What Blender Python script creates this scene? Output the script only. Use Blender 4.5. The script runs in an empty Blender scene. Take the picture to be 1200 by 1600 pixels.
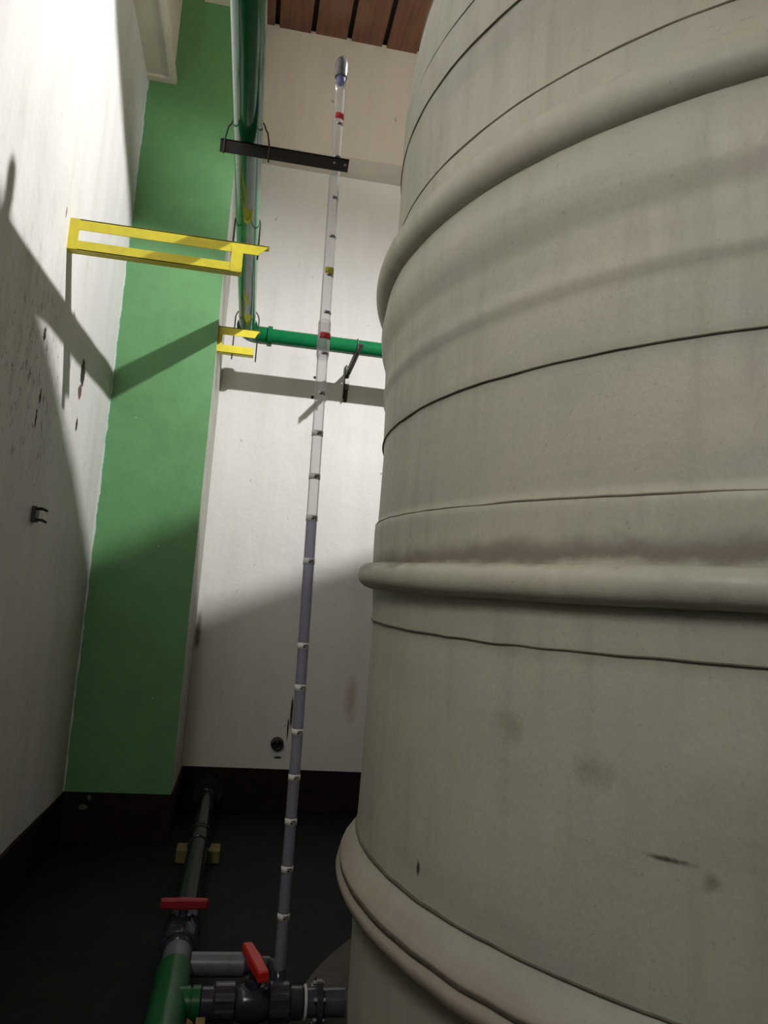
import bpy, bmesh, math, random
from mathutils import Vector, Matrix, noise as mnoise
random.seed(7)
S = bpy.context.scene
COL = S.collection
PI = math.pi

# ------------------------------------------------------------------ camera, world, light, exposure
CAMZ = 1.5
cam = bpy.data.cameras.new('camera')
cam.lens = 27.43; cam.sensor_width = 36.0; cam.sensor_fit = 'AUTO'; cam.clip_start = 0.05
camo = bpy.data.objects.new('camera', cam); COL.objects.link(camo)
R_ = Vector((0.98176563, -0.17730797, 0.06854295))
U_ = Vector((-0.09067163, -0.11987029, 0.98864036))
F_ = Vector((0.16707756, 0.97682803, 0.13376134))
camo.matrix_world = Matrix(((R_.x, U_.x, -F_.x, 0), (R_.y, U_.y, -F_.y, 0), (R_.z, U_.z, -F_.z, CAMZ), (0, 0, 0, 1)))
S.camera = camo

world = bpy.data.worlds.new('world'); S.world = world; world.use_nodes = True
world.node_tree.nodes['Background'].inputs[0].default_value = (0.9, 0.95, 1.0, 1)
world.node_tree.nodes['Background'].inputs[1].default_value = 0.004

LAMP_POS = Vector((1.75, 3.15, 4.78))      # bulb hanging above the tank roof
LAMP_W = 530.0
FILL_W = 40.0                              # added fill light for the tank, out of view at the left wall

S.view_settings.view_transform = 'Standard'
S.view_settings.look = 'None'
S.view_settings.exposure = 0.0
S.view_settings.gamma = 1.0
S.view_settings.use_curve_mapping = False


def area_light(name, loc, target, size, power, color):
    l = bpy.data.lights.new(name, 'AREA'); l.shape = 'RECTANGLE'; l.size = size[0]; l.size_y = size[1]
    l.energy = power; l.color = color
    o = bpy.data.objects.new(name, l); COL.objects.link(o); o.location = loc
    o.rotation_euler = (Vector(target) - Vector(loc)).to_track_quat('-Z', 'Y').to_euler()
    return o


area_light('tank_fill_light', (-0.88, 0.1, 3.25), (0.95, 1.45, 0.2), (1.3, 0.9), FILL_W, (1.0, 0.965, 0.90))  # unseen fill, added to brighten the tank's near side


# ------------------------------------------------------------------ node material helpers
class NM:
    def __init__(s, name):
        s.m = bpy.data.materials.new(name); s.m.use_nodes = True
        s.t = s.m.node_tree; s.n = s.t.nodes; s.l = s.t.links
        s.b = s.n['Principled BSDF']; s.out = s.n['Material Output']
        s._co = None

    def node(s, ty, **kw):
        n = s.n.new(ty)
        for k, v in kw.items():
            setattr(n, k, v)
        return n

    def pos(s):
        if s._co is None:
            s._co = s.node('ShaderNodeNewGeometry').outputs['Position']
        return s._co

    def obj(s):
        return s.node('ShaderNodeTexCoord').outputs['Object']

    def xyz(s, co):
        n = s.node('ShaderNodeSeparateXYZ'); s.l.new(co, n.inputs[0]); return n.outputs

    def inp(s, sock, v):
        if hasattr(v, 'is_output'):
            s.l.new(v, sock)
        else:
            sock.default_value = v

    def math(s, op, a, b=0.0, clamp=False):
        n = s.node('ShaderNodeMath', operation=op, use_clamp=clamp)
        s.inp(n.inputs[0], a); s.inp(n.inputs[1], b); return n.outputs[0]

    def scale(s, co, v):
        n = s.node('ShaderNodeVectorMath', operation='MULTIPLY'); s.l.new(co, n.inputs[0]); n.inputs[1].default_value = v
        return n.outputs[0]

    def noise(s, co, scale, detail=4.0, rough=0.55, dist=0.0):
        n = s.node('ShaderNodeTexNoise'); s.l.new(co, n.inputs['Vector'])
        n.inputs['Scale'].default_value = scale; n.inputs['Detail'].default_value = detail
        n.inputs['Roughness'].default_value = rough; n.inputs['Distortion'].default_value = dist
        return n.outputs['Fac']

    def ramp(s, f, lo, hi, a=0.0, b=1.0):
        n = s.node('ShaderNodeMapRange'); n.interpolation_type = 'SMOOTHSTEP'
        s.l.new(f, n.inputs[0]); n.inputs[1].default_value = lo; n.inputs[2].default_value = hi
        n.inputs[3].default_value = a; n.inputs[4].default_value = b
        return n.outputs[0]

    def mix(s, f, a, b):
        n = s.node('ShaderNodeMix', data_type='RGBA')
        s.inp(n.inputs[0], f)
        for i, v in ((6, a), (7, b)):
            if hasattr(v, 'is_output'):
                s.l.new(v, n.inputs[i])
            else:
                n.inputs[i].default_value = (*v, 1)
        return n.outputs[2]

    def ell(s, c, r, soft=0.5, co=None, wob=0.0, wscale=8.0):
        """mask 1 inside an ellipsoid with centre c and radii r, edges broken by noise"""
        co = co or s.pos()
        a = s.node('ShaderNodeVectorMath', operation='SUBTRACT'); s.l.new(co, a.inputs[0]); a.inputs[1].default_value = c
        b = s.node('ShaderNodeVectorMath', operation='DIVIDE'); s.l.new(a.outputs[0], b.inputs[0]); b.inputs[1].default_value = r
        ln = s.node('ShaderNodeVectorMath', operation='LENGTH'); s.l.new(b.outputs[0], ln.inputs[0])
        v = ln.outputs['Value']
        if wob:
            v = s.math('ADD', v, s.math('MULTIPLY', s.math('SUBTRACT', s.noise(co, wscale, 5.0, 0.65), 0.5), wob))
        return s.ramp(v, 1.0 - soft, 1.0 + soft * 0.2, 1.0, 0.0)

    def bump(s, h, strength=0.3, dist=0.01):
        n = s.node('ShaderNodeBump'); n.inputs['Strength'].default_value = strength; n.inputs['Distance'].default_value = dist
        s.l.new(h, n.inputs['Height']); s.l.new(n.outputs[0], s.b.inputs['Normal'])

    def done(s, color=None, rough=0.5, metal=0.0, spec=None):
        if color is not None:
            if hasattr(color, 'is_output'):
                s.l.new(color, s.b.inputs['Base Color'])
            else:
                s.b.inputs['Base Color'].default_value = (*color, 1)
        s.inp(s.b.inputs['Roughness'], rough); s.inp(s.b.inputs['Metallic'], metal)
        if spec is not None:
            s.b.inputs['Specular IOR Level'].default_value = spec
        return s.m


def mottled(name, c, c2, rough, scale=14.0, metal=0.0, bump=0.0, spec=None):
    q = NM(name)
    f = q.ramp(q.noise(q.obj(), scale, 5.0, 0.6), 0.35, 0.7)
    if bump:
        q.bump(q.noise(q.obj(), scale * 5, 4.0), bump, 0.004)
    return q.done(q.mix(f, c, c2), rough, metal, spec)


M = {}
M['green_pipe'] = mottled('green_pipe_paint', (0.008, 0.175, 0.060), (0.007, 0.145, 0.05), 0.11, 9)
M['dark_green_pipe'] = mottled('dark_green_paint', (0.010, 0.11, 0.032), (0.010, 0.085, 0.026), 0.28, 9, spec=0.25)
M['yellow'] = mottled('yellow_enamel', (0.80, 0.70, 0.045), (0.72, 0.62, 0.05), 0.45, 20)
M['black_steel'] = mottled('black_painted_steel', (0.012, 0.011, 0.013), (0.022, 0.019, 0.018), 0.42, 30)
M['steel'] = mottled('galvanised_steel', (0.28, 0.28, 0.26), (0.18, 0.18, 0.17), 0.45, 40, 0.7)
M['dark_steel'] = mottled('rusty_dark_steel', (0.045, 0.04, 0.036), (0.03, 0.026, 0.022), 0.55, 40, 0.3)
M['wire'] = mottled('rusty_wire', (0.05, 0.055, 0.05), (0.08, 0.07, 0.05), 0.5, 40, 0.5)
M['red'] = mottled('red_plastic', (0.60, 0.015, 0.012), (0.50, 0.012, 0.012), 0.40, 25)
M['dark_red'] = mottled('dark_red_plastic', (0.34, 0.012, 0.022), (0.25, 0.010, 0.02), 0.55, 25)  # darker red than the other lever
M['pvc'] = mottled('grey_pvc', (0.065, 0.062, 0.085), (0.05, 0.05, 0.066), 0.22, 30)
M['pvc_dark'] = mottled('dark_grey_pvc', (0.035, 0.034, 0.050), (0.025, 0.025, 0.036), 0.18, 30)
M['pvc_pipe'] = mottled('dusty_grey_pipe', (0.16, 0.155, 0.19), (0.13, 0.125, 0.15), 0.35, 22)
M['floor_pipe'] = mottled('grey_green_pipe', (0.026, 0.036, 0.031), (0.02, 0.028, 0.025), 0.14, 12, spec=0.18)
M['white_ring'] = mottled('white_sealing_tape', (0.6, 0.6, 0.58), (0.5, 0.5, 0.48), 0.5, 30)
M['cap'] = mottled('grey_cap_plastic', (0.10, 0.105, 0.11), (0.075, 0.08, 0.08), 0.22, 20)
M['blue'] = mottled('blue_violet_collar', (0.05, 0.04, 0.30), (0.06, 0.05, 0.24), 0.3, 20)
M['wood'] = mottled('pale_wood', (0.30, 0.22, 0.08), (0.22, 0.15, 0.06), 0.7, 30, bump=0.3)
M['support'] = mottled('weathered_yellow_block', (0.20, 0.17, 0.05), (0.13, 0.10, 0.035), 0.7, 18, bump=0.3)
M['chip'] = mottled('grey_stone_chip', (0.25, 0.24, 0.21), (0.2, 0.18, 0.15), 0.8, 50)
M['blocker_metal'] = mottled('dark_light_blocker', (0.06, 0.06, 0.06), (0.05, 0.05, 0.05), 0.5, 20)  # for the plate added to block lamplight
M['concrete'] = mottled('dusty_concrete', (0.085, 0.066, 0.055), (0.055, 0.044, 0.037), 0.8, 7, bump=0.4)

q = NM('bulb_glow'); q.b.inputs['Emission Color'].default_value = (1, 0.97, 0.92, 1); q.b.inputs['Emission Strength'].default_value = 60
M['bulb'] = q.done((1, 1, 1), 0.4)


# clear plastic of the gauge tube: see-through, glossy, slightly milky
def clear_mat(name, tint, milk, milkcol, ior=1.3):
    q = NM(name)
    tr = q.node('ShaderNodeBsdfTransparent'); tr.inputs[0].default_value = (*tint, 1)
    df = q.node('ShaderNodeBsdfDiffuse'); df.inputs[0].default_value = (*milkcol, 1)
    tl = q.node('ShaderNodeBsdfTranslucent'); tl.inputs[0].default_value = (*milkcol, 1)
    m0 = q.node('ShaderNodeMixShader'); m0.inputs[0].default_value = 0.45
    q.l.new(df.outputs[0], m0.inputs[1]); q.l.new(tl.outputs[0], m0.inputs[2])
    gl = q.node('ShaderNodeBsdfGlossy'); gl.inputs['Roughness'].default_value = 0.16
    m1 = q.node('ShaderNodeMixShader'); m1.inputs[0].default_value = milk
    q.l.new(tr.outputs[0], m1.inputs[1]); q.l.new(m0.outputs[0], m1.inputs[2])
    fr = q.node('ShaderNodeFresnel'); fr.inputs[0].default_value = ior
    m2 = q.node('ShaderNodeMixShader'); q.l.new(q.math('MULTIPLY', fr.outputs[0], 0.6), m2.inputs[0])
    q.l.new(m1.outputs[0], m2.inputs[1]); q.l.new(gl.outputs[0], m2.inputs[2])
    q.l.new(m2.outputs[0], q.out.inputs['Surface'])
    return q.m


M['clear'] = clear_mat('clear_tube_plastic', (0.95, 0.945, 0.955), 0.18, (0.86, 0.84, 0.88), 1.28)
M['liquid'] = clear_mat('cloudy_liquid', (0.72, 0.72, 0.80), 0.45, (0.42, 0.41, 0.53), 1.15)


def label_mat(name, base, ink):
    q = NM(name); co = q.obj(); x = q.xyz(co)
    m = q.math('MULTIPLY', q.ramp(x[0], -0.004, -0.002), q.ramp(x[0], 0.016, 0.018, 1, 0))
    m = q.math('MULTIPLY', m, q.math('MULTIPLY', q.ramp(x[2], -0.008, -0.006), q.ramp(x[2], 0.006, 0.008, 1, 0)))
    m = q.math('MULTIPLY', m, q.ramp(q.noise(q.scale(co, (260, 1, 130)), 1.0, 1.0), 0.42, 0.5))
    return q.done(q.mix(m, base, ink), 0.6)


M['label'] = label_mat('printed_paper_label', (0.72, 0.70, 0.69), (0.03, 0.03, 0.05))
M['label_red'] = label_mat('red_tape', (0.55, 0.03, 0.05), (0.40, 0.02, 0.03))
M['label_yellow'] = label_mat('yellow_tape', (0.50, 0.48, 0.06), (0.3, 0.28, 0.05))


# -------- plaster walls
def plaster(name, base, base2, stains=(), extra=None):
    q = NM(name); p = q.pos()
    streak = q.noise(q.scale(p, (3.0, 3.0, 0.35)), 1.6, 5.0, 0.6)
    blot = q.noise(p, 2.2, 6.0, 0.6)
    c = q.mix(q.ramp(streak, 0.30, 0.80), base, base2)
    c = q.mix(q.math('MULTIPLY', q.ramp(blot, 0.5, 0.8), 0.35), c, tuple(v * 0.82 for v in base2))
    dots = q.ramp(q.noise(q.scale(p, (1, 1, 0.5)), 26.0, 2.0, 0.5), 0.735, 0.80)
    c = q.mix(q.math('MULTIPLY', dots, 0.55), c, (0.16, 0.15, 0.13))
    if extra:
        c = extra(q, p, c)
    for (cen, rad, col, soft, wob, ws) in stains:
        c = q.mix(q.ell(cen, rad, soft, wob=wob, wscale=ws), c, col)
    q.bump(q.math('ADD', q.noise(p, 6.0, 5.0, 0.6), q.math('MULTIPLY', q.noise(p, 70.0, 3.0), 0.15)), 0.35, 0.02)
    return q.done(c, 0.72, 0, 0.3)


def left_extra(q, p, c):
    # black mould speckles in a patch of the wall
    reg = q.ell((-0.99, 3.55, 2.42), (0.5, 0.75, 0.62), 0.8, wob=0.5, wscale=3.0)
    sp = q.ramp(q.noise(q.scale(p, (1, 1, 0.55)), 24.0, 8.0, 0.78), 0.545, 0.63)
    c = q.mix(q.math('MULTIPLY', q.math('MULTIPLY', reg, sp), 0.85), c, (0.06, 0.055, 0.05))
    reg2 = q.ell((-0.99, 3.3, 2.6), (0.5, 1.1, 0.9), 0.9)
    sp2 = q.ramp(q.noise(q.scale(p, (1, 1, 0.45)), 9.0, 5.0, 0.7), 0.48, 0.70)
    return q.mix(q.math('MULTIPLY', q.math('MULTIPLY', reg2, sp2), 0.35), c, (0.22, 0.21, 0.19))


DK = (0.025, 0.02, 0.018)
W1, W2 = (0.71, 0.700, 0.690), (0.62, 0.61, 0.598)
M['wall_left'] = plaster('left_wall_plaster', W1, W2, [
    ((-0.99, 4.451, 2.73), (0.1, 0.055, 0.085), DK, 0.25, 1.3, 22),
    ((-0.99, 4.44, 2.62), (0.1, 0.045, 0.05), (0.16, 0.08, 0.07), 0.3, 1.3, 22),
    ((-0.99, 4.455, 2.44), (0.1, 0.022, 0.045), DK, 0.3, 1.3, 26),
    ((-0.99, 3.62, 2.66), (0.1, 0.022, 0.04), DK, 0.4, 2.2, 34),
    ((-0.99, 3.68, 2.38), (0.1, 0.018, 0.045), DK, 0.4, 2.2, 34),
    ((-0.99, 3.66, 2.28), (0.1, 0.018, 0.05), DK, 0.4, 2.2, 34),
    ((-0.99, 3.72, 3.30), (0.1, 0.008, 0.03), DK, 0.5, 1.5, 40)], left_extra)
M['wall_back'] = plaster('back_wall_plaster', (0.88, 0.865, 0.85), (0.80, 0.785, 0.77), [
    ((0.411, 6.2, 3.401), (0.014, 0.1, 0.014), DK, 0.3, 0.2, 30),
    ((0.405, 6.2, 3.234), (0.016, 0.1, 0.016), DK, 0.3, 0.2, 30),
    ((0.447, 6.2, 0.73), (0.012, 0.1, 0.13), DK, 0.5, 1.1, 18),
    ((0.428, 6.2, 0.60), (0.008, 0.1, 0.08), DK, 0.5, 1.1, 18),
    ((0.37, 6.2, 0.385), (0.035, 0.1, 0.010), (0.06, 0.055, 0.05), 0.5, 0.8, 18),
    ((-0.318, 6.2, 1.30), (0.028, 0.1, 0.16), (0.22, 0.24, 0.20), 0.8, 1.2, 14),
    ((0.9, 6.2, 0.85), (0.06, 0.1, 0.22), (0.60, 0.54, 0.49), 0.95, 1.2, 10)])
M['wall_plain'] = plaster('hall_plaster', (0.16, 0.17, 0.16), (0.13, 0.14, 0.13))
M['beam'] = plaster('beam_plaster', (0.76, 0.69, 0.62), (0.68, 0.61, 0.545))

# -------- pilaster: green paint on the front, pale plaster on its sides
q = NM('green_column_paint'); p = q.pos(); x = q.xyz(p)
geo = q.node('ShaderNodeNewGeometry'); nx = q.xyz(geo.outputs['Normal'])
edge = q.math('ADD', x[0], q.math('MULTIPLY', q.math('SUBTRACT', q.noise(q.scale(p, (1, 1, 1)), 7.0, 5.0, 0.6), 0.5), 0.035))
gr = q.mix(q.ramp(q.noise(p, 5.0, 5.0, 0.6), 0.3, 0.75), (0.145, 0.345, 0.145), (0.122, 0.300, 0.126))
gr = q.mix(q.math('MULTIPLY', q.ramp(edge, -0.962, -0.985), q.ramp(q.noise(p, 3.0, 4.0), 0.40, 0.65, 0.15, 0.8)), gr, (0.05, 0.34, 0.21))
fl = q.ramp(q.noise(p, 22.0, 2.0, 0.5), 0.765, 0.79)
gr = q.mix(q.math('MULTIPLY', fl, 0.7), gr, (0.55, 0.72, 0.55))
gr = q.mix(q.ramp(edge, -0.978, -0.985), gr, (0.62, 0.68, 0.63))
side = q.ramp(nx[0], 0.5, 0.7)
pl = q.mix(q.ramp(q.noise(p, 4.0, 5.0), 0.3, 0.7), (0.50, 0.50, 0.43), (0.40, 0.42, 0.35))
q.bump(q.noise(p, 10.0, 6.0, 0.6), 0.25, 0.012)
M['column'] = q.done(q.mix(side, gr, pl), 0.55, 0, 0.35)

q = NM('red_brown_skirting_paint'); p = q.pos()
c = (q.mix(q.ramp(q.noise(p, 8.0, 5.0, 0.65), 0.4, 0.8), (0.016, 0.007, 0.0065), (0.026, 0.014, 0.013)))
for cen, rad in (((-0.827, 5.28 - .014, 0.271), (0.012, 0.1, 0.018)), ((-0.858, 5.28 - .014, 0.213), (0.03, 0.1, 0.018))):
    c = q.mix(q.ell(cen, rad, 0.3, wob=0.6, wscale=30), c, (0.13, 0.12, 0.105))        # flaked paint
M['skirting'] = q.done(c, 0.6, 0, 0.2)

q = NM('dark_green_floor_paint'); p = q.pos()
f = q.ramp(q.noise(p, 2.4, 6.0, 0.62), 0.35, 0.7)
c = q.mix(f, (0.006, 0.010, 0.008), (0.011, 0.015, 0.012))
c = q.mix(q.ramp(q.noise(p, 30.0, 3.0), 0.66, 0.75), c, (0.022, 0.022, 0.018))
q.bump(q.noise(p, 20.0, 5.0), 0.3, 0.01)
M['floor'] = q.done(c, 0.6, 0, 0.12)

q = NM('brown_ceiling_boards'); p = q.pos()
g = q.noise(q.scale(p, (16.0, 1.2, 16.0)), 1.6, 6.0, 0.65)
c = q.mix(q.ramp(g, 0.3, 0.75), (0.20, 0.088, 0.052), (0.115, 0.050, 0.032))
c = q.mix(q.ramp(q.noise(p, 3.0, 4.0), 0.5, 0.75), c, (0.21, 0.105, 0.065))
M['boards'] = q.done(c, 0.65)
M['boards_gap'] = mottled('dark_board_gap', (0.022, 0.015, 0.012), (0.03, 0.02, 0.016), 0.8)

# -------- tank laminate: pale grey-green fibreglass with vertical streaks, weave and dirt at the ledges
q = NM('tank_fibreglass'); p = q.pos(); x = q.xyz(p)
ang = q.math('ARCTAN2', q.math('SUBTRACT', x[1], 2.564), q.math('SUBTRACT', x[0], 2.077))
cb = q.node('ShaderNodeCombineXYZ'); q.l.new(ang, cb.inputs[0]); q.l.new(x[2], cb.inputs[2])
ac = cb.outputs[0]
streak = q.noise(q.scale(ac, (22.0, 1, 1.6)), 1.0, 5.0, 0.58)
fine = q.noise(q.scale(ac, (160.0, 1, 45.0)), 1.0, 3.0, 0.6)
blot = q.noise(q.scale(ac, (2.2, 1, 2.2)), 1.0, 5.0, 0.6)
c = q.mix(q.ramp(blot, 0.35, 0.68), (0.52, 0.50, 0.405), (0.45, 0.455, 0.38))
c = q.mix(q.math('MULTIPLY', q.ramp(streak, 0.46, 0.78), 0.45), c, (0.345, 0.325, 0.26))
c = q.mix(q.math('MULTIPLY', q.ramp(streak, 0.42, 0.22), 0.35), c, (0.60, 0.585, 0.50))
c = q.mix(q.math('MULTIPLY', q.ramp(fine, 0.5, 0.75), 0.25), c, (0.36, 0.35, 0.29))
c = q.mix(q.math('MULTIPLY', q.ramp(q.noise(p, 60.0, 2.0), 0.66, 0.75), 0.35), c, (0.25, 0.23, 0.19))
smear = q.noise(q.scale(ac, (1.6, 1, 5.5)), 1.0, 6.0, 0.62)
c = q.mix(q.math('MULTIPLY', q.ramp(smear, 0.52, 0.72), 0.40), c, (0.355, 0.345, 0.305))
pink = q.noise(q.scale(ac, (3.1, 1, 3.1)), 1.0, 4.0, 0.6)
c = q.mix(q.math('MULTIPLY', q.ramp(pink, 0.5, 0.7), 0.35), c, (0.53, 0.48, 0.42))


def zband(z0, z1, z2, z3):
    zz = q.math('ADD', x[2], q.math('MULTIPLY', q.math('SUBTRACT', q.noise(q.scale(ac, (9.0, 1, 9.0)), 1.0, 5.0, 0.6), 0.5), 0.09))
    return q.math('MULTIPLY', q.ramp(zz, z0, z1), q.ramp(zz, z2, z3, 1.0, 0.0))


c = q.mix(q.math('MULTIPLY', zband(1.640, 1.668, 1.672, 1.728), 0.7), c, (0.15, 0.115, 0.09))     # dirt lying above the middle ring
c = q.mix(q.math('MULTIPLY', zband(0.571, 0.636, 0.685, 0.767), 0.5), c, (0.26, 0.17, 0.14))       # reddish grime on the base flare
for (cen, rad, col, soft, wob) in [
        ((0.86, 1.475, 1.07), (0.055, 0.055, 0.008), (0.10, 0.09, 0.07), 0.7, 2.0),
        ((0.921, 1.418, 1.044), (0.02, 0.02, 0.022), (0.26, 0.24, 0.19), 0.9, 2.0),
        ((0.513, 2.093, 0.856), (0.008, 0.012, 0.022), (0.06, 0.05, 0.03), 0.6, 0.3),
        ((0.636, 1.793, 1.272), (0.05, 0.05, 0.04), (0.36, 0.34, 0.275), 0.95, 2.4),
        ((0.758, 1.605, 1.207), (0.05, 0.05, 0.04), (0.36, 0.34, 0.275), 0.95, 2.4)]:
    c = q.mix(q.ell(cen, rad, soft, wob=wob, wscale=22), c, col)
h = q.math('ADD', q.math('MULTIPLY', fine, 0.10), q.math('MULTIPLY', q.noise(q.scale(ac, (9.0, 1, 3.0)), 1.0, 6.0, 0.6), 1.0))
q.bump(h, 0.45, 0.018)
M['tank'] = q.done(c, q.ramp(streak, 0.3, 0.7, 0.42, 0.58), 0, 0.42)
M['lap'] = mottled('dirty_lap_edge', (0.13, 0.11, 0.08), (0.085, 0.07, 0.05), 0.7, 25)
M['lap_faint'] = mottled('faint_lap_edge', (0.24, 0.21, 0.16), (0.17, 0.145, 0.11), 0.7, 25)


# ------------------------------------------------------------------ mesh helpers
def link(name, bm, mat, parent=None, smooth=False, loc=None, bevel=0.0, bseg=2):
    me = bpy.data.meshes.new(name)
    bmesh.ops.recalc_face_normals(bm, faces=bm.faces)
    bm.to_mesh(me); bm.free()
    if isinstance(mat, (list, tuple)):
        for m_ in mat: me.materials.append(m_)
    else:
        me.materials.append(mat)
    if smooth:
        for p_ in me.polygons: p_.use_smooth = True
    o = bpy.data.objects.new(name, me); COL.objects.link(o)
    if parent is not None:
        o.parent = parent
        o.location = -Vector(parent.location) if loc is None else Vector(loc) - Vector(parent.location)
    elif loc is not None:
        o.location = loc
    if bevel:
        b = o.modifiers.new('bevel', 'BEVEL'); b.width = bevel; b.segments = bseg; b.limit_method = 'ANGLE'; b.angle_limit = math.radians(40)
    return o


def smooth_by_angle(o, deg=35):
    me = o.data
    for p_ in me.polygons: p_.use_smooth = True
    bm = bmesh.new(); bm.from_mesh(me)
    for e in bm.edges:
        if len(e.link_faces) == 2 and e.calc_face_angle(0) > math.radians(deg): e.smooth = False
    bm.to_mesh(me); bm.free()
    return o


def add_box(bm, lo, hi, mi=0):
    vs = [bm.verts.new((x_, y_, z_)) for x_ in (lo[0], hi[0]) for y_ in (lo[1], hi[1]) for z_ in (lo[2], hi[2])]
    for f in ((0, 1, 3, 2), (4, 6, 7, 5), (0, 4, 5, 1), (2, 3, 7, 6), (0, 2, 6, 4), (1, 5, 7, 3)):
        bm.faces.new([vs[i] for i in f]).material_index = mi
    return vs


def box(lo, hi):
    bm = bmesh.new(); add_box(bm, lo, hi); return bm


def frame_of(d, up=None):
    d = d.normalized(); a = up or (Vector((0, 0, 1)) if abs(d.z) < 0.9 else Vector((1, 0, 0)))
    u = a.cross(d).normalized(); v = d.cross(u).normalized(); return u, v


def add_tube(bm, pts, r, n=24, cap=True, mi=0):
    """round bar or pipe along a polyline; r a number or one radius per point"""
    pts = [Vector(p_) for p_ in pts]; rr = r if isinstance(r, (list, tuple)) else [r] * len(pts)
    rings = []; u = None
    for i, p_ in enumerate(pts):
        d = (pts[min(i + 1, len(pts) - 1)] - pts[max(i - 1, 0)])
        if d.length < 1e-9: d = pts[i] - pts[i - 2] if i > 1 else pts[2] - pts[0]
        d.normalize()
        if u is None: u, v = frame_of(d)
        else:
            u = (u - d * u.dot(d)).normalized(); v = d.cross(u)
        rings.append([bm.verts.new(p_ + (u * math.cos(2 * PI * k / n) + v * math.sin(2 * PI * k / n)) * rr[i]) for k in range(n)])
    for a, b in zip(rings, rings[1:]):
        for k in range(n):
            f = bm.faces.new((a[k], a[(k + 1) % n], b[(k + 1) % n], b[k])); f.material_index = mi
    if cap:
        bm.faces.new(rings[0][::-1]).material_index = mi; bm.faces.new(rings[-1]).material_index = mi
    return bm


def add_turn(bm, origin, axis, prof, n=32, mi=0, closed=True):
    """solid of revolution: prof = [(distance along axis, radius)]"""
    o = Vector(origin); d = Vector(axis).normalized(); u, v = frame_of(d); rings = []
    for (s_, r_) in prof:
        rings.append([bm.verts.new(o + d * s_ + (u * math.cos(2 * PI * k / n) + v * math.sin(2 * PI * k / n)) * max(r_, 1e-4)) for k in range(n)])
    for a, b in zip(rings, rings[1:]):
        for k in range(n):
            bm.faces.new((a[k], a[(k + 1) % n], b[(k + 1) % n], b[k])).material_index = mi
    if closed:
        bm.faces.new(rings[0][::-1]).material_index = mi; bm.faces.new(rings[-1]).material_index = mi
    return bm


def arc(c, a0, a1, r, ax1, ax2, n=10):
    c = Vector(c); ax1 = Vector(ax1); ax2 = Vector(ax2)
    return [c + ax1 * (r * math.cos(a0 + (a1 - a0) * i / n)) + ax2 * (r * math.sin(a0 + (a1 - a0) * i / n)) for i in range(n + 1)]


def tag(o, label=None, cat=None, group=None, kind=None):
    if label: o['label'] = label
    if cat: o['category'] = cat
    if group: o['group'] = group
    if kind: o['kind'] = kind
    return o


def thing(name, loc, label, cat, group=None):
    o = bpy.data.objects.new(name, None); COL.objects.link(o); o.location = loc; o.empty_display_size = 0.1
    return tag(o, label, cat, group)


def struct(name, bm, mat, label=None, cat=None, **k):
    return tag(link(name, bm, mat, **k), label, cat, kind='structure')


# ------------------------------------------------------------------ the room
XL, YB, ZC = -0.99, 6.20, 6.21
XR, YF = 8.5, -9.0
COLY, COLX = 5.28, -0.338
SK = 0.30
struct('floor', box((XL - .2, YF - .2, -0.2), (XR + .2, YB + .2, 0)), M['floor'], 'dark green painted floor of the tank room', 'floor')


def wavy_wall(axis, at, a0, a1, z0, z1, thick, step, amp, fade=None):
    """plaster wall with a hand-trowelled uneven face"""
    bm = bmesh.new(); na = int((a1 - a0) / step); nz = int((z1 - z0) / step); g = []
    for i in range(na + 1):
        row = []
        for j in range(nz + 1):
            a = a0 + (a1 - a0) * i / na; z = z0 + (z1 - z0) * j / nz
            w = mnoise.noise(Vector((a * 1.1, z * 0.9, 3.1))) * amp + mnoise.noise(Vector((a * 3.5, z * 3.0, 9.7))) * amp * 0.35
            row.append(bm.verts.new((at + w, a, z) if axis == 'x' else (a, at + w, z)))
        g.append(row)
    for i in range(na):
        for j in range(nz):
            bm.faces.new((g[i][j], g[i + 1][j], g[i + 1][j + 1], g[i][j + 1]))
    # closed body behind the face
    s = -thick if axis == 'x' else thick
    off = Vector((s, 0, 0)) if axis == 'x' else Vector((0, s, 0))
    per = [g[i][0] for i in range(na + 1)] + [g[na][j] for j in range(1, nz + 1)] + [g[i][nz] for i in range(na - 1, -1, -1)] + [g[0][j] for j in range(nz - 1, 0, -1)]
    bk = [bm.verts.new(v.co + off) for v in per]
    for k in range(len(per)):
        bm.faces.new((per[k], per[(k + 1) % len(per)], bk[(k + 1) % len(per)], bk[k]))
    bm.faces.new(bk)
    return bm


struct('wall_left', wavy_wall('x', XL, YF, YB + .2, 0, ZC, 0.2, 0.10, 0.012), M['wall_left'], 'rough white plaster wall with black mould spots', 'wall', smooth=True)
struct('wall_back', wavy_wall('y', YB, XL, XR, 0, ZC + 0.12, 0.2, 0.10, 0.006), M['wall_back'], 'white back wall behind the tank', 'wall', smooth=True)
struct('wall_right', box((XR, YF, 0), (XR + .2, YB, ZC)), M['wall_plain'], 'plain wall beyond the tank', 'wall')
struct('wall_front', box((XL, YF - .2, 0), (XR, YF, ZC)), M['wall_plain'], 'plain wall behind the viewer', 'wall')

bm = bmesh.new()                                           # ceiling boards with open dark gaps
add_box(bm, (XL - .2, YF - .2, ZC + 0.05), (XR + .2, YB + .2, ZC + 0.2), 1)
pitch = 0.297
x0 = -0.152 - pitch * 3
i = 0
while x0 < XR:
    a, b = x0 + 0.020, x0 + pitch - 0.020
    dz = random.uniform(-0.006, 0.006)
    add_box(bm, (max(a, XL), YF, ZC + dz), (min(b, XR), YB, ZC + 0.06), 0)
    x0 += pitch
struct('ceiling', bm, [M['boards'], M['boards_gap']], 'brown timber board ceiling with dark gaps', 'ceiling')

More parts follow.
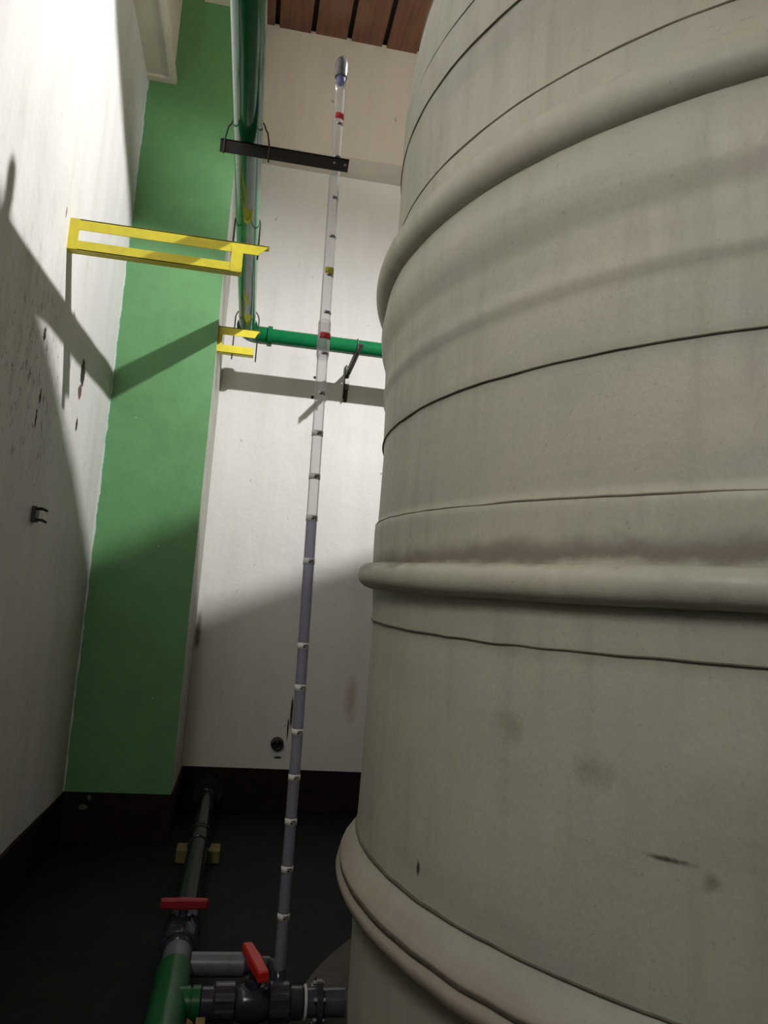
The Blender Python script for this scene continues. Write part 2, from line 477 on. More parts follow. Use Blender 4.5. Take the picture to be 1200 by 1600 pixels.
# pilaster in the corner
bm = bmesh.new(); nz = 90
rows = []
for j in range(nz + 1):
    z = ZC * j / nz
    w = mnoise.noise(Vector((0.3, z * 1.3, 5.0))) * 0.006 + mnoise.noise(Vector((7.3, z * 5, 5.0))) * 0.002
    rows.append([bm.verts.new((XL - 0.05, COLY, z)), bm.verts.new((COLX + w, COLY, z)), bm.verts.new((COLX + w * 0.4, YB + 0.05, z)), bm.verts.new((XL - 0.05, YB + .05, z))])
for a, b in zip(rows, rows[1:]):
    for k in range(4):
        bm.faces.new((a[k], a[(k + 1) % 4], b[(k + 1) % 4], b[k]))
bm.faces.new(rows[0]); bm.faces.new(rows[-1])
struct('wall_pilaster', bm, M['column'], 'green painted pilaster with a pale plaster side in the corner', 'pilaster')

# beams
bm = box((COLX - 0.01, 5.90, 5.18), (XR, YB + 0.02, ZC + 0.02))
struct('trim_1', bm, M['beam'], 'plastered ring beam along the top of the back wall', 'beam')
bm = box((XL - 0.02, YF, 5.14), (-0.815, COLY + 0.02, ZC))
add_box(bm, (-0.835, YF, 5.122), (-0.79, COLY + 0.01, 5.165))
add_box(bm, (XL, COLY - 0.05, 5.118), (-0.80, COLY + 0.01, 5.15))
struct('trim_2', bm, M['beam'], 'plastered beam running along the top of the left wall', 'beam')
bm = box((-0.66, 5.10, 5.80), (-0.35, COLY + 0.02, ZC))
struct('trim_3', bm, M['beam'], 'short plastered beam end on the green pilaster', 'beam')

# skirtings
struct('baseboard_left', box((XL - .02, YF, 0), (XL + 0.016, COLY, SK)), M['skirting'], 'dark red brown painted skirting along the left wall', 'baseboard')
bm = box((XL, COLY - 0.014, 0), (COLX + 0.014, COLY + .02, SK))
add_box(bm, (COLX - .02, COLY - 0.01, 0), (COLX + 0.014, YB, SK))
struct('baseboard_front', bm, M['skirting'], 'dark skirting around the foot of the green pilaster', 'baseboard')
struct('baseboard_back', box((COLX, YB - 0.018, 0), (XR, YB + .02, SK)), M['skirting'], 'dark skirting along the back wall', 'baseboard')

# ------------------------------------------------------------------ the tank
TC = Vector((2.077, 2.564, 0)); TR = 1.634; TB = 0.07  # tank centre, radius and heights below were scaled about the camera position
pl_bm = bmesh.new()
add_turn(pl_bm, (TC.x, TC.y, 0), (0, 0, 1), [(0, TR + 0.215), (TB - 0.02, TR + 0.215), (TB, TR + 0.20)], 128)
pl = link('tank_plinth', pl_bm, M['concrete'], smooth=False)
tag(pl, 'low round concrete plinth under the big tank', 'plinth')

tank = thing('storage_tank', (TC.x, TC.y, TB), 'huge pale grey-green cylindrical fibreglass tank with raised rings', 'tank')
NSEG = 320
YL = 2.81


def tilt(co):
    """rings near mid height sit slightly lower on the side nearest the viewer"""
    z = co[2]; w = max(0.0, 1 - abs(z - 1.63) / 0.50); w = w * w * (3 - 2 * w)
    if w <= 0: return 0.0
    y = co[1]; g = max(0.0, min(1.0, (YL - y) / 1.22)); g = 1 - (1 - g) ** 1.6
    return (0.018 - 0.050 * g) * w


def ring_mesh(prof, wig=0.0, seed=0.0, closed=False, rtex=0.0):
    bm = bmesh.new(); rings = []
    for (r_, z_) in prof:
        ring = []
        for k in range(NSEG):
            a = 2 * PI * k / NSEG; ca, sa = math.cos(a), math.sin(a)
            dz = wig * (mnoise.noise(Vector((ca * 4 + seed, sa * 4, seed))) + 0.45 * mnoise.noise(Vector((ca * 22, sa * 22, seed))))
            dr = rtex * (mnoise.noise(Vector((ca * 2.5, sa * 2.5, z_ * 2.2))) + 0.4 * mnoise.noise(Vector((ca * 9, sa * 9, z_ * 5))))
            co = [TC.x + (r_ + dr) * ca, TC.y + (r_ + dr) * sa, z_ + dz]; co[2] += tilt(co)
            ring.append(bm.verts.new(co))
        rings.append(ring)
    pr = list(zip(rings, rings[1:])) + ([(rings[-1], rings[0])] if closed else [])
    for a, b in pr:
        for k in range(NSEG):
            bm.faces.new((a[k], a[(k + 1) % NSEG], b[(k + 1) % NSEG], b[k]))
    return bm


ZE = 3.42     # where the roof starts to round over
prof = [(TR - .02, TB), (TR - 0.012, 0.20), (TR - 0.010, 0.45)]
zz = 0.571
# shell from the base flare to the shoulder: shallow steps where laminate bands end
keys = [(0.571, 0.0), (0.783, 0.0), (1.011, -0.0033), (1.459, -0.0049), (1.484, 0.0), (1.581, 0.0049), (1.687, 0.0098), (1.814, 0.0098), (1.826, 0.0), (2.119, -0.0033), (2.144, 0.0016), (2.29, 0.0024),
        (2.315, 0.013), (2.364, 0.0085), (2.445, 0.0115), (2.51, 0.031), (2.559, 0.036), (2.657, 0.022), (2.763, 0.0065), (2.877, 0.0049), (2.893, 0.0), (3.42, 0.0)]
while zz < ZE - .02:
    for (a, b) in zip(keys, keys[1:]):
        if a[0] <= zz <= b[0]:
            t = (zz - a[0]) / (b[0] - a[0]); prof.append((TR + a[1] + (b[1] - a[1]) * t, zz)); break
    zz += 0.015
link('shell', ring_mesh(prof, 0, 0, rtex=0.004), M['tank'], tank, smooth=True)
rp = [(TR + .002, ZE - 0.06), (TR + .002, ZE)]           # domed roof
for (dr_, z_) in [(-.003, 3.48), (-.009, 3.529), (-.015, 3.59), (-.022, 3.649), (-.033, 3.71), (-.0464, 3.773), (-.0627, 3.854), (-.0904, 3.926), (-.1385, 4.02), (-.20, 4.085), (-.30, 4.14), (-.45, 4.185), (-.75, 4.23), (-1.1, 4.26), (-1.61, 4.27)]:
    rp.append((TR + dr_, z_))
link('roof', ring_mesh(rp), M['tank'], tank, smooth=True)


def bead(z, r, hgt, out):                                 # half-round hollow stiffening ring laid around the shell
    pr = [(r - 0.01, z + hgt / 2 + 0.012)]
    for k in range(0, 17):
        a = PI / 2 - PI * k / 16
        s_ = math.sin(a); c_ = math.cos(a)
        pr.append((r + out * (abs(c_) ** 0.75), z + hgt / 2 * s_))
    pr.append((r - 0.01, z - hgt / 2 - 0.01))
    return pr


link('stiffening_ring', ring_mesh(bead(2.726, TR + 0.008, 0.118, 0.059), 0.003, 2, rtex=0.002), M['tank'], tank, smooth=True)
link('stiffening_ring', ring_mesh(bead(1.634, TR + 0.0065, 0.088, 0.054), 0.004, 5, rtex=0.002), M['tank'], tank, smooth=True)
fl = [(TR + a, z) for a, z in [(-0.0098, 0.799), (0.0049, 0.767), (0.0212, 0.734), (0.0424, 0.71), (0.0521, 0.698), (0.0538, 0.692), (0.0456, 0.682), (0.0489, 0.672), (0.0603, 0.664), (0.0636, 0.649), (0.0538, 0.628), (0.0375, 0.612), (0.0114, 0.6), (-0.0163, 0.591)]]
link('base_flare', ring_mesh(fl, 0.006, 8, rtex=0.004), M['tank'], tank, smooth=True)


def lap(z, r, w, mat, wig, seed):
    pr = [(r - 0.004, z + w / 2), (r + 0.0035, z + w / 4), (r + 0.0045, z), (r + 0.0035, z - w / 4), (r - 0.004, z - w / 2)]
    return link('lap_seam', ring_mesh(pr, wig, seed, closed=False), mat, tank, smooth=True)


lap(2.131, TR + .0005, 0.0075, M['lap'], 0.0035, 1.3)
lap(1.819, TR + .005, 0.008, M['lap_faint'], 0.006, 4.7)
lap(1.480, TR - .002, 0.0085, M['lap'], 0.005, 8.1)
lap(0.781, TR + .002, 0.008, M['lap'], 0.007, 11.9)
lap(2.885, TR + .0025, 0.007, M['lap_faint'], 0.005, 15.2)
lap(3.209, TR + .0005, 0.007, M['lap'], 0.003, 19.4)
lap(3.700, TR - .031, 0.007, M['lap_faint'], 0.003, 29.4)
lap(0.685, TR + .049, 0.024, M['lap'], 0.006, 8.0)
lap(2.797, TR + .008, 0.011, M['lap'], 0.002, 2)
lap(0.600, TR + .008, 0.011, M['lap'], 0.003, 23)

# ------------------------------------------------------------------ overhead green pipe
PR = 0.058
EY, EZ, SL = 5.72, 3.53, 0.050                          # elbow, slope of the long run
PX = -0.150


def pz(y): return EZ - SL * (EY - y)


wp = thing('water_pipe', (PX, EY, EZ), 'glossy green pipe running overhead to an elbow and along the back wall', 'pipe')
link('long_run', add_tube(bmesh.new(), [(PX, -3.0, pz(-3.0)), (PX, 1.0, pz(1.0)), (PX, EY - 0.09, pz(EY - .09))], PR, 40), M['green_pipe'], wp, smooth=False)
smooth_by_angle(wp.children[0])
bm = bmesh.new()
pts = [Vector((PX, EY - 0.16, pz(EY - .16)))] + arc((PX + 0.09, EY - 0.09, EZ), PI, PI / 2, 0.09, (1, 0, 0), (0, 1, 0), 12) + [Vector((PX + 0.17, EY, EZ))]
add_tube(bm, pts, PR + 0.007, 40)
smooth_by_angle(link('elbow', bm, M['green_pipe'], wp))
bm = bmesh.new(); add_tube(bm, [(PX + 0.10, EY, EZ), (2.2, EY, EZ), (5.8, EY, EZ)], PR, 40)
smooth_by_angle(link('wall_run', bm, M['green_pipe'], wp))
bm = bmesh.new(); add_turn(bm, (PX + 0.150, EY, EZ), (1, 0, 0), [(0, PR), (0, PR + .018), (0.035, PR + .018), (0.035, PR)], 40)
smooth_by_angle(link('collar', bm, M['green_pipe'], wp))
bm = bmesh.new(); add_turn(bm, (PX, EY - 0.19, pz(EY - .19)), (0, 1, SL), [(0, PR), (0, PR + .016), (0.035, PR + .016), (0.035, PR)], 40)
smooth_by_angle(link('collar', bm, M['dark_green_pipe'], wp))


# ------------------------------------------------------------------ yellow brackets
def u_clip(parent, name, cx_, y_, zc, r, zbot, mat, wr=0.004, spread=0.0):
    bm = bmesh.new()
    pts = [Vector((cx_ - r - spread, y_, zbot))] + arc((cx_, y_, zc), PI, 0, r, (1, 0, 0), (0, 0, 1), 16)
    if spread: pts[1] = pts[1] + Vector((-spread * .4, 0, 0)); pts[-1] = pts[-1] + Vector((spread * .4, 0, 0))
    pts.append(Vector((cx_ + r + spread, y_, zbot)))
    add_tube(bm, pts, wr, 8)
    return link(name, bm, mat, parent, smooth=True)


def angle_bar(bm, x0, x1, y, z0, z1, lip, t=0.005, lipz='bottom', skew0=0.0, skew1=0.0):
    """L section lying along X: vertical face at y, lip running back (+Y)"""
    vs = add_box(bm, (x0, y, z0), (x1, y + t, z1))
    if lipz == 'bottom': l_ = add_box(bm, (x0, y, z0 - 0.0005), (x1, y + lip, z0 + t))
    else: l_ = add_box(bm, (x0, y, z1 - t), (x1, y + lip, z1 + 0.0005))
    for v in vs + l_:
        k = (v.co.z - z0) / max(z1 - z0, 1e-6)
        if abs(v.co.x - x1) < 1e-6: v.co.x += skew1 * k
        if abs(v.co.x - x0) < 1e-6: v.co.x += skew0 * k
    return bm


BY = 3.80
bk = thing('pipe_bracket', (XL, BY, 3.2), 'long yellow steel frame bracket from the left wall carrying the overhead pipe', 'bracket')
link('upper_bar', angle_bar(bmesh.new(), XL - 0.01, -0.085, BY, 3.262, 3.316, 0.05, skew1=0.055, lipz='top'), M['yellow'], bk)
link('lower_bar', angle_bar(bmesh.new(), XL - 0.01, -0.157, BY, 3.158, 3.206, 0.05, lipz='bottom'), M['yellow'], bk)
link('end_post', box((XL - 0.01, BY - 0.001, 3.16), (XL + 0.045, BY + 0.006, 3.315)), M['yellow'], bk)
link('end_post', box((-0.215, BY - 0.001, 3.16), (-0.158, BY + 0.006, 3.29)), M['yellow'], bk)
u_clip(bk, 'u_bolt', PX, BY + 0.025, pz(BY), PR + 0.006, 3.25, M['dark_steel'], 0.0045)

SY = 5.36
sb = thing('pipe_bracket', (COLX, SY, 3.28), 'small yellow steel bracket on the green pilaster under the pipe elbow', 'bracket')
link('upper_bar', angle_bar(bmesh.new(), COLX, -0.085, SY, 3.375, 3.432, 0.05, skew1=0.03, lipz='top'), M['yellow'], sb)
link('lower_bar', angle_bar(bmesh.new(), COLX - 0.005, -0.085, SY, 3.245, 3.302, 0.05, lipz='bottom', skew0=0.03), M['yellow'], sb)
link('end_post', box((COLX - 0.005, SY + 0.003, 3.25), (COLX + 0.03, SY + 0.05, 3.43)), M['yellow'], sb)
u_clip(sb, 'u_bolt', PX, SY + 0.02, pz(SY), PR + 0.024, 3.21, M['dark_steel'], 0.0045)

# black angle bar hung under the pipe, holding the gauge tube
AY = 2.95
ab = thing('support_bar', (PX, AY, 3.35), 'black steel angle bar clipped under the green pipe, holding the clear tube', 'bar')
bm = bmesh.new(); angle_bar(bm, -0.252, 0.258, AY, 3.275, 3.330, 0.045, lipz='top', skew1=0.004)
link('bar', bm, M['black_steel'], ab)
bm = bmesh.new()
zt = pz(AY)
pts = [Vector((PX - 0.085, AY - 0.006, 3.265)), Vector((PX - 0.085, AY - 0.006, 3.330)), Vector((PX - 0.078, AY + .01, 3.39))] + arc((PX, AY + 0.02, zt + 0.004), PI * 0.93, PI * 0.07, PR + 0.012, (1, 0, 0), (0, 0, 1), 14) + \
      [Vector((PX + 0.078, AY + .01, 3.39)), Vector((PX + 0.088, AY - 0.006, 3.330)), Vector((PX + 0.090, AY - 0.006, 3.258))]
add_tube(bm, pts, 0.0035, 8)
link('tie_wire', bm, M['wire'], ab, smooth=True)
for sx, sz in ((0.203, 3.304), (0.247, 3.302)):
    bm = bmesh.new(); add_turn(bm, (sx, AY + 0.002, sz), (0, -1, 0), [(0, 0.0055), (0.004, 0.0055), (0.0055, 0.003)], 12)
    link('screw', bm, M['steel'], ab, smooth=True)

# ------------------------------------------------------------------ wall bracket of the back pipe
wb = thing('wall_bracket', (0.675, YB, 3.4), 'grey steel angle bracket on the white back wall carrying the green pipe', 'bracket')
bm = bmesh.new()
add_box(bm, (0.655, YB - 0.006, 3.222), (0.695, YB + 0.001, 3.53)); add_box(bm, (0.655, YB - 0.04, 3.222), (0.661, YB, 3.53))
for v in bm.verts: v.co.x += (v.co.z - 3.5) * 0.03
link('wall_leg', bm, M['dark_steel'], wb)
link('wall_plate', box((0.661, YB - 0.0095, 3.33), (0.695, YB - 0.006, 3.52)), M['steel'], wb)
bm = bmesh.new()
PBOT = EZ - PR
add_box(bm, (0.657, 5.46, PBOT - 0.042), (0.663, YB, PBOT - 0.002)); add_box(bm, (0.657, 5.46, PBOT - 0.007), (0.700, YB, PBOT - 0.001))
link('arm', bm, M['dark_steel'], wb)
bm = bmesh.new(); add_tube(bm, [(0.680, EY - PR - 0.006, PBOT - .05)] + arc((0.680, EY, EZ), PI, 0, PR + 0.005, (0, 1, 0), (0, 0, 1), 14) + [(0.680, EY + PR + 0.006, PBOT - .05)], 0.005, 8)
link('u_bolt', bm, M['steel'], wb, smooth=True)
bm = bmesh.new(); add_turn(bm, (0.678, YB - 0.009, 3.44), (0, -1, 0), [(0, 0.016), (0.012, 0.016), (0.013, 0.006), (0.028, 0.006)], 6)
link('bolt', bm, M['dark_steel'], wb)

# ------------------------------------------------------------------ level gauge tube
TY = 3.03


def tx(z): return 0.2505 - 0.0045 * (z - 0.3) - max(0, z - 1.0) * 0.0105


GR = 0.0215
gauge = thing('level_gauge', (0.255, TY, 0.12), 'tall slim clear level gauge tube with white paper marks beside the tank', 'gauge')
zs = [0.19 + (3.80 - 0.19) * k / 40 for k in range(41)]
link('tube', add_tube(bmesh.new(), [(tx(z), TY, z) for z in zs], GR, 28, cap=False), M['clear'], gauge, smooth=True)
zs2 = [0.19 + (1.86 - 0.19) * k / 20 for k in range(21)]
lq = link('liquid', add_tube(bmesh.new(), [(tx(z), TY, z) for z in zs2], GR - 0.003, 24), M['liquid'], gauge); smooth_by_angle(lq)
link('coupling', add_tube(bmesh.new(), [(tx(2.51), TY, 2.51), (tx(2.525), TY, 2.525), (tx(2.66), TY, 2.66), (tx(2.67), TY, 2.67)], [GR + .001, GR + 0.004, GR + 0.004, GR + .001], 28, cap=False), M['clear'], gauge, smooth=True)
bm = bmesh.new()
add_turn(bm, (tx(3.78), TY, 3.740), (0, 0, 1), [(0, GR + 0.0045), (0.004, GR + 0.0055), (0.058, GR + 0.005), (0.072, GR + 0.0035), (0.083, GR - 0.001), (0.091, GR - 0.008), (0.095, GR - 0.015), (0.097, 0.001)], 32)
smooth_by_angle(link('end_cap', bm, M['cap'], gauge), 50)
bm = bmesh.new(); add_turn(bm, (tx(3.72), TY, 3.705), (0, 0, 1), [(0, GR - 0.012), (0.012, GR - 0.003), (0.04, GR - 0.003)], 24)
link('blue_stopper', bm, M['blue'], gauge, smooth=True)['label'] = 'blue stopper inside the tube top'
bm = bmesh.new()
add_tube(bm, [(tx(.19), TY, 0.215), (tx(.19), TY, 0.12)], [GR + 0.006] * 2, 24)
link('foot_socket', bm, M['pvc_dark'], gauge, smooth=True)


def label_bm(h, a0, a1, r):
    bm = bmesh.new(); n = 14; rows = []
    for rr in (r, r + 0.0008):
        for z in (-h / 2, h / 2):
            rows.append([bm.verts.new((rr * math.cos(a0 + (a1 - a0) * k / n), rr * math.sin(a0 + (a1 - a0) * k / n), z)) for k in range(n + 1)])
    for a, b in ((0, 1), (3, 2), (1, 3), (2, 0)):
        for k in range(n):
            bm.faces.new((rows[a][k], rows[a][k + 1], rows[b][k + 1], rows[b][k]))
    for k in (0, n):
        bm.faces.new((rows[0][k], rows[1][k], rows[3][k], rows[2][k]))
    return bm


LZ = [0.396, 0.561, 0.729, 0.887, 1.052, 1.216, 1.372, 1.695, 1.864, 2.028, 2.201, 2.363, 2.528, 2.699, 2.858, 3.023, 3.191, 3.372, 3.52]
first = None
for z in LZ:
    low = z < 1.8
    if first is None:
        first = link('level_label', label_bm(0.024, -PI * 0.98, -PI * 0.02, GR + 0.0006), M['label'], gauge, smooth=True, loc=(tx(z), TY, z))
        half = bpy.data.meshes.new('level_label')
        b2 = label_bm(0.013, -PI * 0.62, -PI * 0.02, GR + 0.0006); b2.to_mesh(half); b2.free(); half.materials.append(M['label'])
        for p_ in half.polygons: p_.use_smooth = True
    else:
        o = first.copy(); COL.objects.link(o); o.parent = gauge; o.location = Vector((tx(z), TY, z)) - Vector(gauge.location)
        if z > 2.3: o.data = half
for z, m, nm in ((3.555, 'label_red', 'red'), (2.877, 'label_yellow', 'yellow'), (2.6, 'label_red', 'red')):
    rr = GR + (0.0045 if 2.51 < z < 2.68 else 0.0008)
    o = link('colour_band', label_bm(0.026, -PI * 0.72, -PI * 0.02, rr), M[m], gauge, smooth=True, loc=(tx(z), TY, z))
    o['label'] = nm + ' tape band'

# ------------------------------------------------------------------ floor pipework
FZ = 0.15; FX = -0.125; FR = 0.054
fp = thing('floor_pipe', (FX, 4.8, 0.0), 'grey-green pipe along the dark floor from the back wall to the valves', 'pipe')
bm = bmesh.new(); add_tube(bm, [(FX, 3.634, FZ), (FX, 4.6, FZ), (FX, 6.08, FZ)], FR, 32)
smooth_by_angle(link('pipe_run', bm, M['floor_pipe'], fp))
bm = bmesh.new(); add_turn(bm, (FX, 6.02, FZ), (0, 1, 0), [(0, FR), (0, 0.105), (0.03, 0.105), (0.03, FR + .01), (0.08, FR + .01), (0.08, 0.095), (0.16, 0.095)], 32)
smooth_by_angle(link('wall_flange', bm, M['floor_pipe'], fp))
for yy in (5.88, 4.72):
    bm = bmesh.new(); add_turn(bm, (FX, yy, FZ), (0, 1, 0), [(0, FR), (0.004, FR + 0.007), (0.09, FR + 0.007), (0.094, FR)], 32)
    smooth_by_angle(link('joint_sleeve', bm, M['floor_pipe'], fp))

ps = thing('pipe_support', (FX, 5.0, 0), 'worn yellow block under the floor pipe in front of the back wall', 'support')
bm = box((-0.252, 4.90, 0.0), (0.0, 5.05, 0.075))
link('block', bm, M['support'], ps, bevel=0.006)
bm = bmesh.new(); add_tube(bm, [(FX - FR - .008, 4.97, 0.06)] + arc((FX, 4.97, FZ), PI, 0, FR + 0.008, (1, 0, 0), (0, 0, 1), 14) + [(FX + FR + .008, 4.97, 0.06)], 0.004, 8)
link('strap', bm, M['dark_steel'], ps, smooth=True)


def union_valve(name, origin, axis, r, label, hmat, bmat, hlen, hang, hw, hz):
    """true-union ball valve: two ribbed nuts, ball body, stem and lever"""
    o = Vector(origin); a = Vector(axis).normalized(); side = Vector((0, 0, 1)).cross(a).normalized()
    t = thing(name, o, label, 'valve')
    bm = bmesh.new()
    add_turn(bm, o - a * 0.055, a, [(0, r * 1.05), (0.01, r * 1.18), (0.03, r * 1.26), (0.08, r * 1.26), (0.10, r * 1.18), (0.11, r * 1.05)], 32)
    smooth_by_angle(link('body', bm, bmat, t))
    for s in (-1, 1):
        bm = bmesh.new(); n = 24; c = o + a * (s * 0.095); prof = [(-0.038, 1.12), (-0.034, 1.40), (0.030, 1.40), (0.038, 1.18)]
        rings = []
        for (s_, rr) in prof:
            ring = []
            for k in range(n * 2):
                ph = 2 * PI * k / (n * 2); rad = r * rr * (1.0 if (k // 3) % 2 == 0 or rr < 1.3 else 0.94)
                ring.append(bm.verts.new(c + a * (s_ * s) + (side * math.cos(ph) + Vector((0, 0, 1)) * math.sin(ph)) * rad))
            rings.append(ring)
        for p_, q_ in zip(rings, rings[1:]):
            for k in range(n * 2): bm.faces.new((p_[k], p_[(k + 1) % (n * 2)], q_[(k + 1) % (n * 2)], q_[k]))
        bm.faces.new(rings[0]); bm.faces.new(rings[-1][::-1])
        link('union_nut', bm, bmat, t)
        bm = bmesh.new(); add_turn(bm, o + a * (s * 0.12), a * s, [(0, r * 1.12), (0.05, r * 1.12), (0.055, r * 1.0)], 32)
        smooth_by_angle(link('end_socket', bm, bmat, t))
    bm = bmesh.new(); add_turn(bm, o + Vector((0, 0, r)), (0, 0, 1), [(0, r * 0.62), (0.03, r * 0.6), (0.032, r * 0.35), (hz - r, r * 0.33)], 24)
    smooth_by_angle(link('stem', bm, bmat, t))
    # lever: rounded wedge bar with a hub boss
    bm = bmesh.new(); L = hlen
    sec = [(-L, 0.75, 0.85), (-L * 0.92, 0.95, 1.0), (-L * 0.4, 1.0, 1.05), (0, 1.12, 1.15), (L * 0.4, 1.0, 1.05), (L * 0.92, 0.95, 1.0), (L, 0.75, 0.85)]
    ca, sa = math.cos(hang), math.sin(hang); rings = []
    for (u, w, h) in sec:
        ring = []
        for (p_, q_) in ((-1, -.75), (-1, .75), (-.7, 1), (.7, 1), (1, .75), (1, -.75), (.7, -1), (-.7, -1)):
            lx, ly, lz = u, p_ * hw * w, q_ * 0.019 * h
            ring.append(bm.verts.new((o.x + lx * ca - ly * sa, o.y + lx * sa + ly * ca, o.z + hz + lz)))
        rings.append(ring)
    for p_, q_ in zip(rings, rings[1:]):
        for k in range(8): bm.faces.new((p_[k], p_[(k + 1) % 8], q_[(k + 1) % 8], q_[k]))
    bm.faces.new(rings[0]); bm.faces.new(rings[-1][::-1])
    link('handle', bm, hmat, t, bevel=0.003)
    return t


union_valve('ball_valve', (FX, 3.49, FZ), (0, 1, 0), 0.055, 'dark ball valve with a dark red lever, further back on the floor pipe', M['dark_red'], M['pvc_dark'], 0.096, 0.02, 0.017, 0.125)
union_valve('ball_valve', (0.155, 2.92, FZ), (1, 0, 0), 0.048, 'dark grey ball valve with a bright red lever, nearest the tank', M['red'], M['pvc_dark'], 0.125, PI / 2 + 0.22, 0.021, 0.135)

# manifold between the valves: grey pipe, green tee, branch
VY = 2.92
mf = thing('pipe_tee', (FX, 3.0, FZ), 'green pipe tee on the floor left of the bright red valve', 'pipe fitting')
bm = bmesh.new(); add_tube(bm, [(FX, 3.313, FZ), (FX, 3.13, FZ)], 0.055, 32); smooth_by_angle(link('grey_stub', bm, M['pvc_pipe'], mf))['label'] = 'dusty grey pipe stub'
bm = bmesh.new(); add_turn(bm, (FX, 3.17, FZ), (0, -1, 0), [(0, 0.056), (0.004, 0.064), (0.52, 0.064), (0.525, 0.055), (1.2, 0.055)], 32)
smooth_by_angle(link('tee_body', bm, M['dark_green_pipe'], mf))
bm = bmesh.new(); add_turn(bm, (FX, VY, FZ), (1, 0, 0), [(0.02, 0.056), (0.070, 0.056), (0.072, 0.050), (0.076, 0.050), (0.078, 0.057), (0.104, 0.057)], 32)
smooth_by_angle(link('branch', bm, M['dark_green_pipe'], mf))

# outlet of the tank after the valve
on = thing('tank_outlet', (0.42, VY, FZ), 'dark flanged outlet spigot joining the red lever valve to the tank', 'pipe fitting')
bm = bmesh.new(); add_tube(bm, [(0.333, VY, FZ), (0.478, VY, FZ)], 0.047, 32); smooth_by_angle(link('spigot', bm, M['pvc'], on))
bm = bmesh.new(); add_turn(bm, (0.334, VY, FZ), (1, 0, 0), [(0, 0.050), (0, 0.055), (0.006, 0.057), (0.010, 0.055), (0.010, 0.05)], 32)
link('sealing_ring', bm, M['white_ring'], on, smooth=True)['label'] = 'white sealing ring'
bm = bmesh.new(); add_turn(bm, (0.375, VY, FZ), (1, 0, 0), [(0, 0.047), (0, 0.077), (0.020, 0.077), (0.020, 0.047)], 32)
smooth_by_angle(link('flange', bm, M['pvc_dark'], on))
for k in range(6):
    a = 2 * PI * (k + .5) / 6
    bm = bmesh.new()
    add_turn(bm, (0.364, VY + 0.064 * math.cos(a), FZ + 0.064 * math.sin(a)), (1, 0, 0), [(0, 0.008), (0.008, 0.008), (0.04, 0.007)], 6)
    link('flange_bolt', bm, M['steel'], on)

# feed pipe from the grey stub to the gauge foot
gp = thing('gauge_feed_pipe', (0.0, 3.22, FZ), 'dusty grey pipe feeding the level gauge, behind the bright red lever', 'pipe')
bm = bmesh.new(); add_tube(bm, [(FX + 0.056, 3.225, FZ), (0.13, 3.22, FZ)], 0.043, 32); smooth_by_angle(link('pipe_run', bm, M['pvc_pipe'], gp))
bm = bmesh.new(); add_turn(bm, (0.125, 3.22, FZ), (1, 0, -0.01), [(0, 0.043), (0.02, 0.034), (0.035, 0.030), (0.10, 0.030)], 28)
smooth_by_angle(link('reducer', bm, M['pvc'], gp))
bm = bmesh.new(); add_tube(bm, [(0.215, 3.219, FZ), (0.238, 3.205, FZ + .003), (0.249, 3.16, FZ + 0.004), (0.2515, 3.058, FZ + 0.004)], 0.026, 24)
link('hose_bend', bm, M['black_steel'], gp, smooth=True)

wbk = thing('wood_wedge', (-0.04, 2.82, 0), 'pale split wooden wedge on the floor, right of the green tee', 'wood block')
bm = bmesh.new()
vs = add_box(bm, (-0.058, 2.790, 0.0), (-0.036, 2.850, 0.135))
for v in vs:
    if v.co.z > 0.01: v.co.z -= (v.co.x + 0.047) * 0.7
link('block', bm, M['wood'], wbk, bevel=0.003)
bm = bmesh.new()
vs = add_box(bm, (-0.036, 2.795, 0.0), (-0.006, 2.850, 0.142))
for v in vs: v.co.x += v.co.z * 0.06
link('packing_piece', bm, M['wood'], wbk, bevel=0.002)

# ------------------------------------------------------------------ small fittings on the walls
pc = thing('pipe_clamp', (XL, 3.82, 1.863), 'small rusty two-pronged pipe clamp on the left wall', 'clamp')
link('back_plate', box((XL - .01, 3.79, 1.826), (XL + 0.018, 3.85, 1.898)), M['dark_steel'], pc, bevel=0.003)
for z0 in (1.888, 1.836):
    bm = bmesh.new(); add_tube(bm, [(XL + 0.01, 3.81, z0), (XL + 0.05, 3.78, z0 - 0.002), (XL + 0.072, 3.77, z0 - 0.012)], [0.008, 0.007, 0.006], 10)
    smooth_by_angle(link('prong', bm, M['dark_steel'], pc))

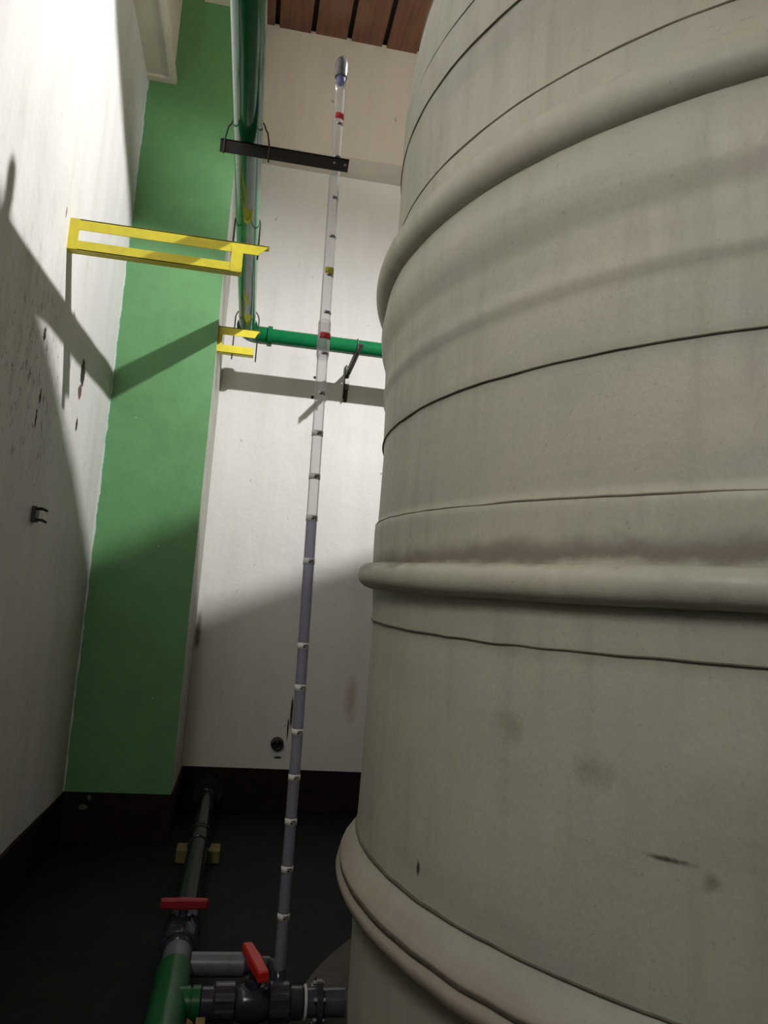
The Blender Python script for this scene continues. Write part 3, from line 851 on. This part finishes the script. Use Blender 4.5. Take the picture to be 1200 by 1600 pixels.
st = thing('pipe_stub', (0.356, YB, 0.488), 'black capped pipe stub poking out low on the back wall', 'pipe')
bm = bmesh.new(); add_turn(bm, (0.356, YB + 0.01, 0.488), (0, -1, 0), [(0, 0.052), (0.03, 0.050), (0.055, 0.044), (0.06, 0.034), (0.058, 0.028), (0.035, 0.026)], 28)
smooth_by_angle(link('stub', bm, M['black_steel'], st))
bm = bmesh.new(); add_turn(bm, (0.356, YB - 0.045, 0.508), (0, -1, 0.2), [(0, 0.007), (0.015, 0.006), (0.018, 0.003)], 12)
link('spindle', bm, M['steel'], st, smooth=True)

# ------------------------------------------------------------------ lamp hanging over the tank roof
lp = thing('work_lamp', tuple(LAMP_POS), 'work lamp hanging above the tank roof under an added light-blocking plate', 'lamp')
pl_ = bpy.data.lights.new('lamp_light', 'POINT'); pl_.energy = LAMP_W; pl_.shadow_soft_size = 0.032; pl_.color = (1.0, 0.985, 0.96)
plo = bpy.data.objects.new('lamp_light', pl_); COL.objects.link(plo); plo.parent = lp; plo.location = (0, 0, 0)
HN = Vector((0.17, 0.586, 0.79)).normalized()
hx = Vector((1, 0, 0)); hx = (hx - HN * hx.dot(HN)).normalized(); hy = HN.cross(hx)
BLOCKER_OFF = 0.03
BLOCKER = [(-.80, -.30), (.80, -.30), (.80, .09), (-.22, .09), (-.30, .42), (-.80, .45)]   # unseen plate with a side flap, added to cut off lamplight
bm = bmesh.new()
lo_ = [bm.verts.new(LAMP_POS + HN * BLOCKER_OFF + hx * a + hy * b) for a, b in BLOCKER]
up_ = [bm.verts.new(LAMP_POS + HN * (BLOCKER_OFF + .012) + hx * a + hy * b) for a, b in BLOCKER]
bm.faces.new(lo_); bm.faces.new(up_[::-1])
for k in range(len(BLOCKER)): bm.faces.new((lo_[k], lo_[(k + 1) % 6], up_[(k + 1) % 6], up_[k]))
link('light_blocker', bm, M['blocker_metal'], lp)  # added plate, shaped to keep lamplight off the upper walls
bm = bmesh.new(); add_tube(bm, [LAMP_POS + HN * (BLOCKER_OFF + .01), LAMP_POS + HN * 0.3 + Vector((0, 0, .1)), (LAMP_POS.x, LAMP_POS.y + .2, ZC + 0.02)], 0.012, 10)
link('hanger', bm, M['dark_steel'], lp, smooth=True)
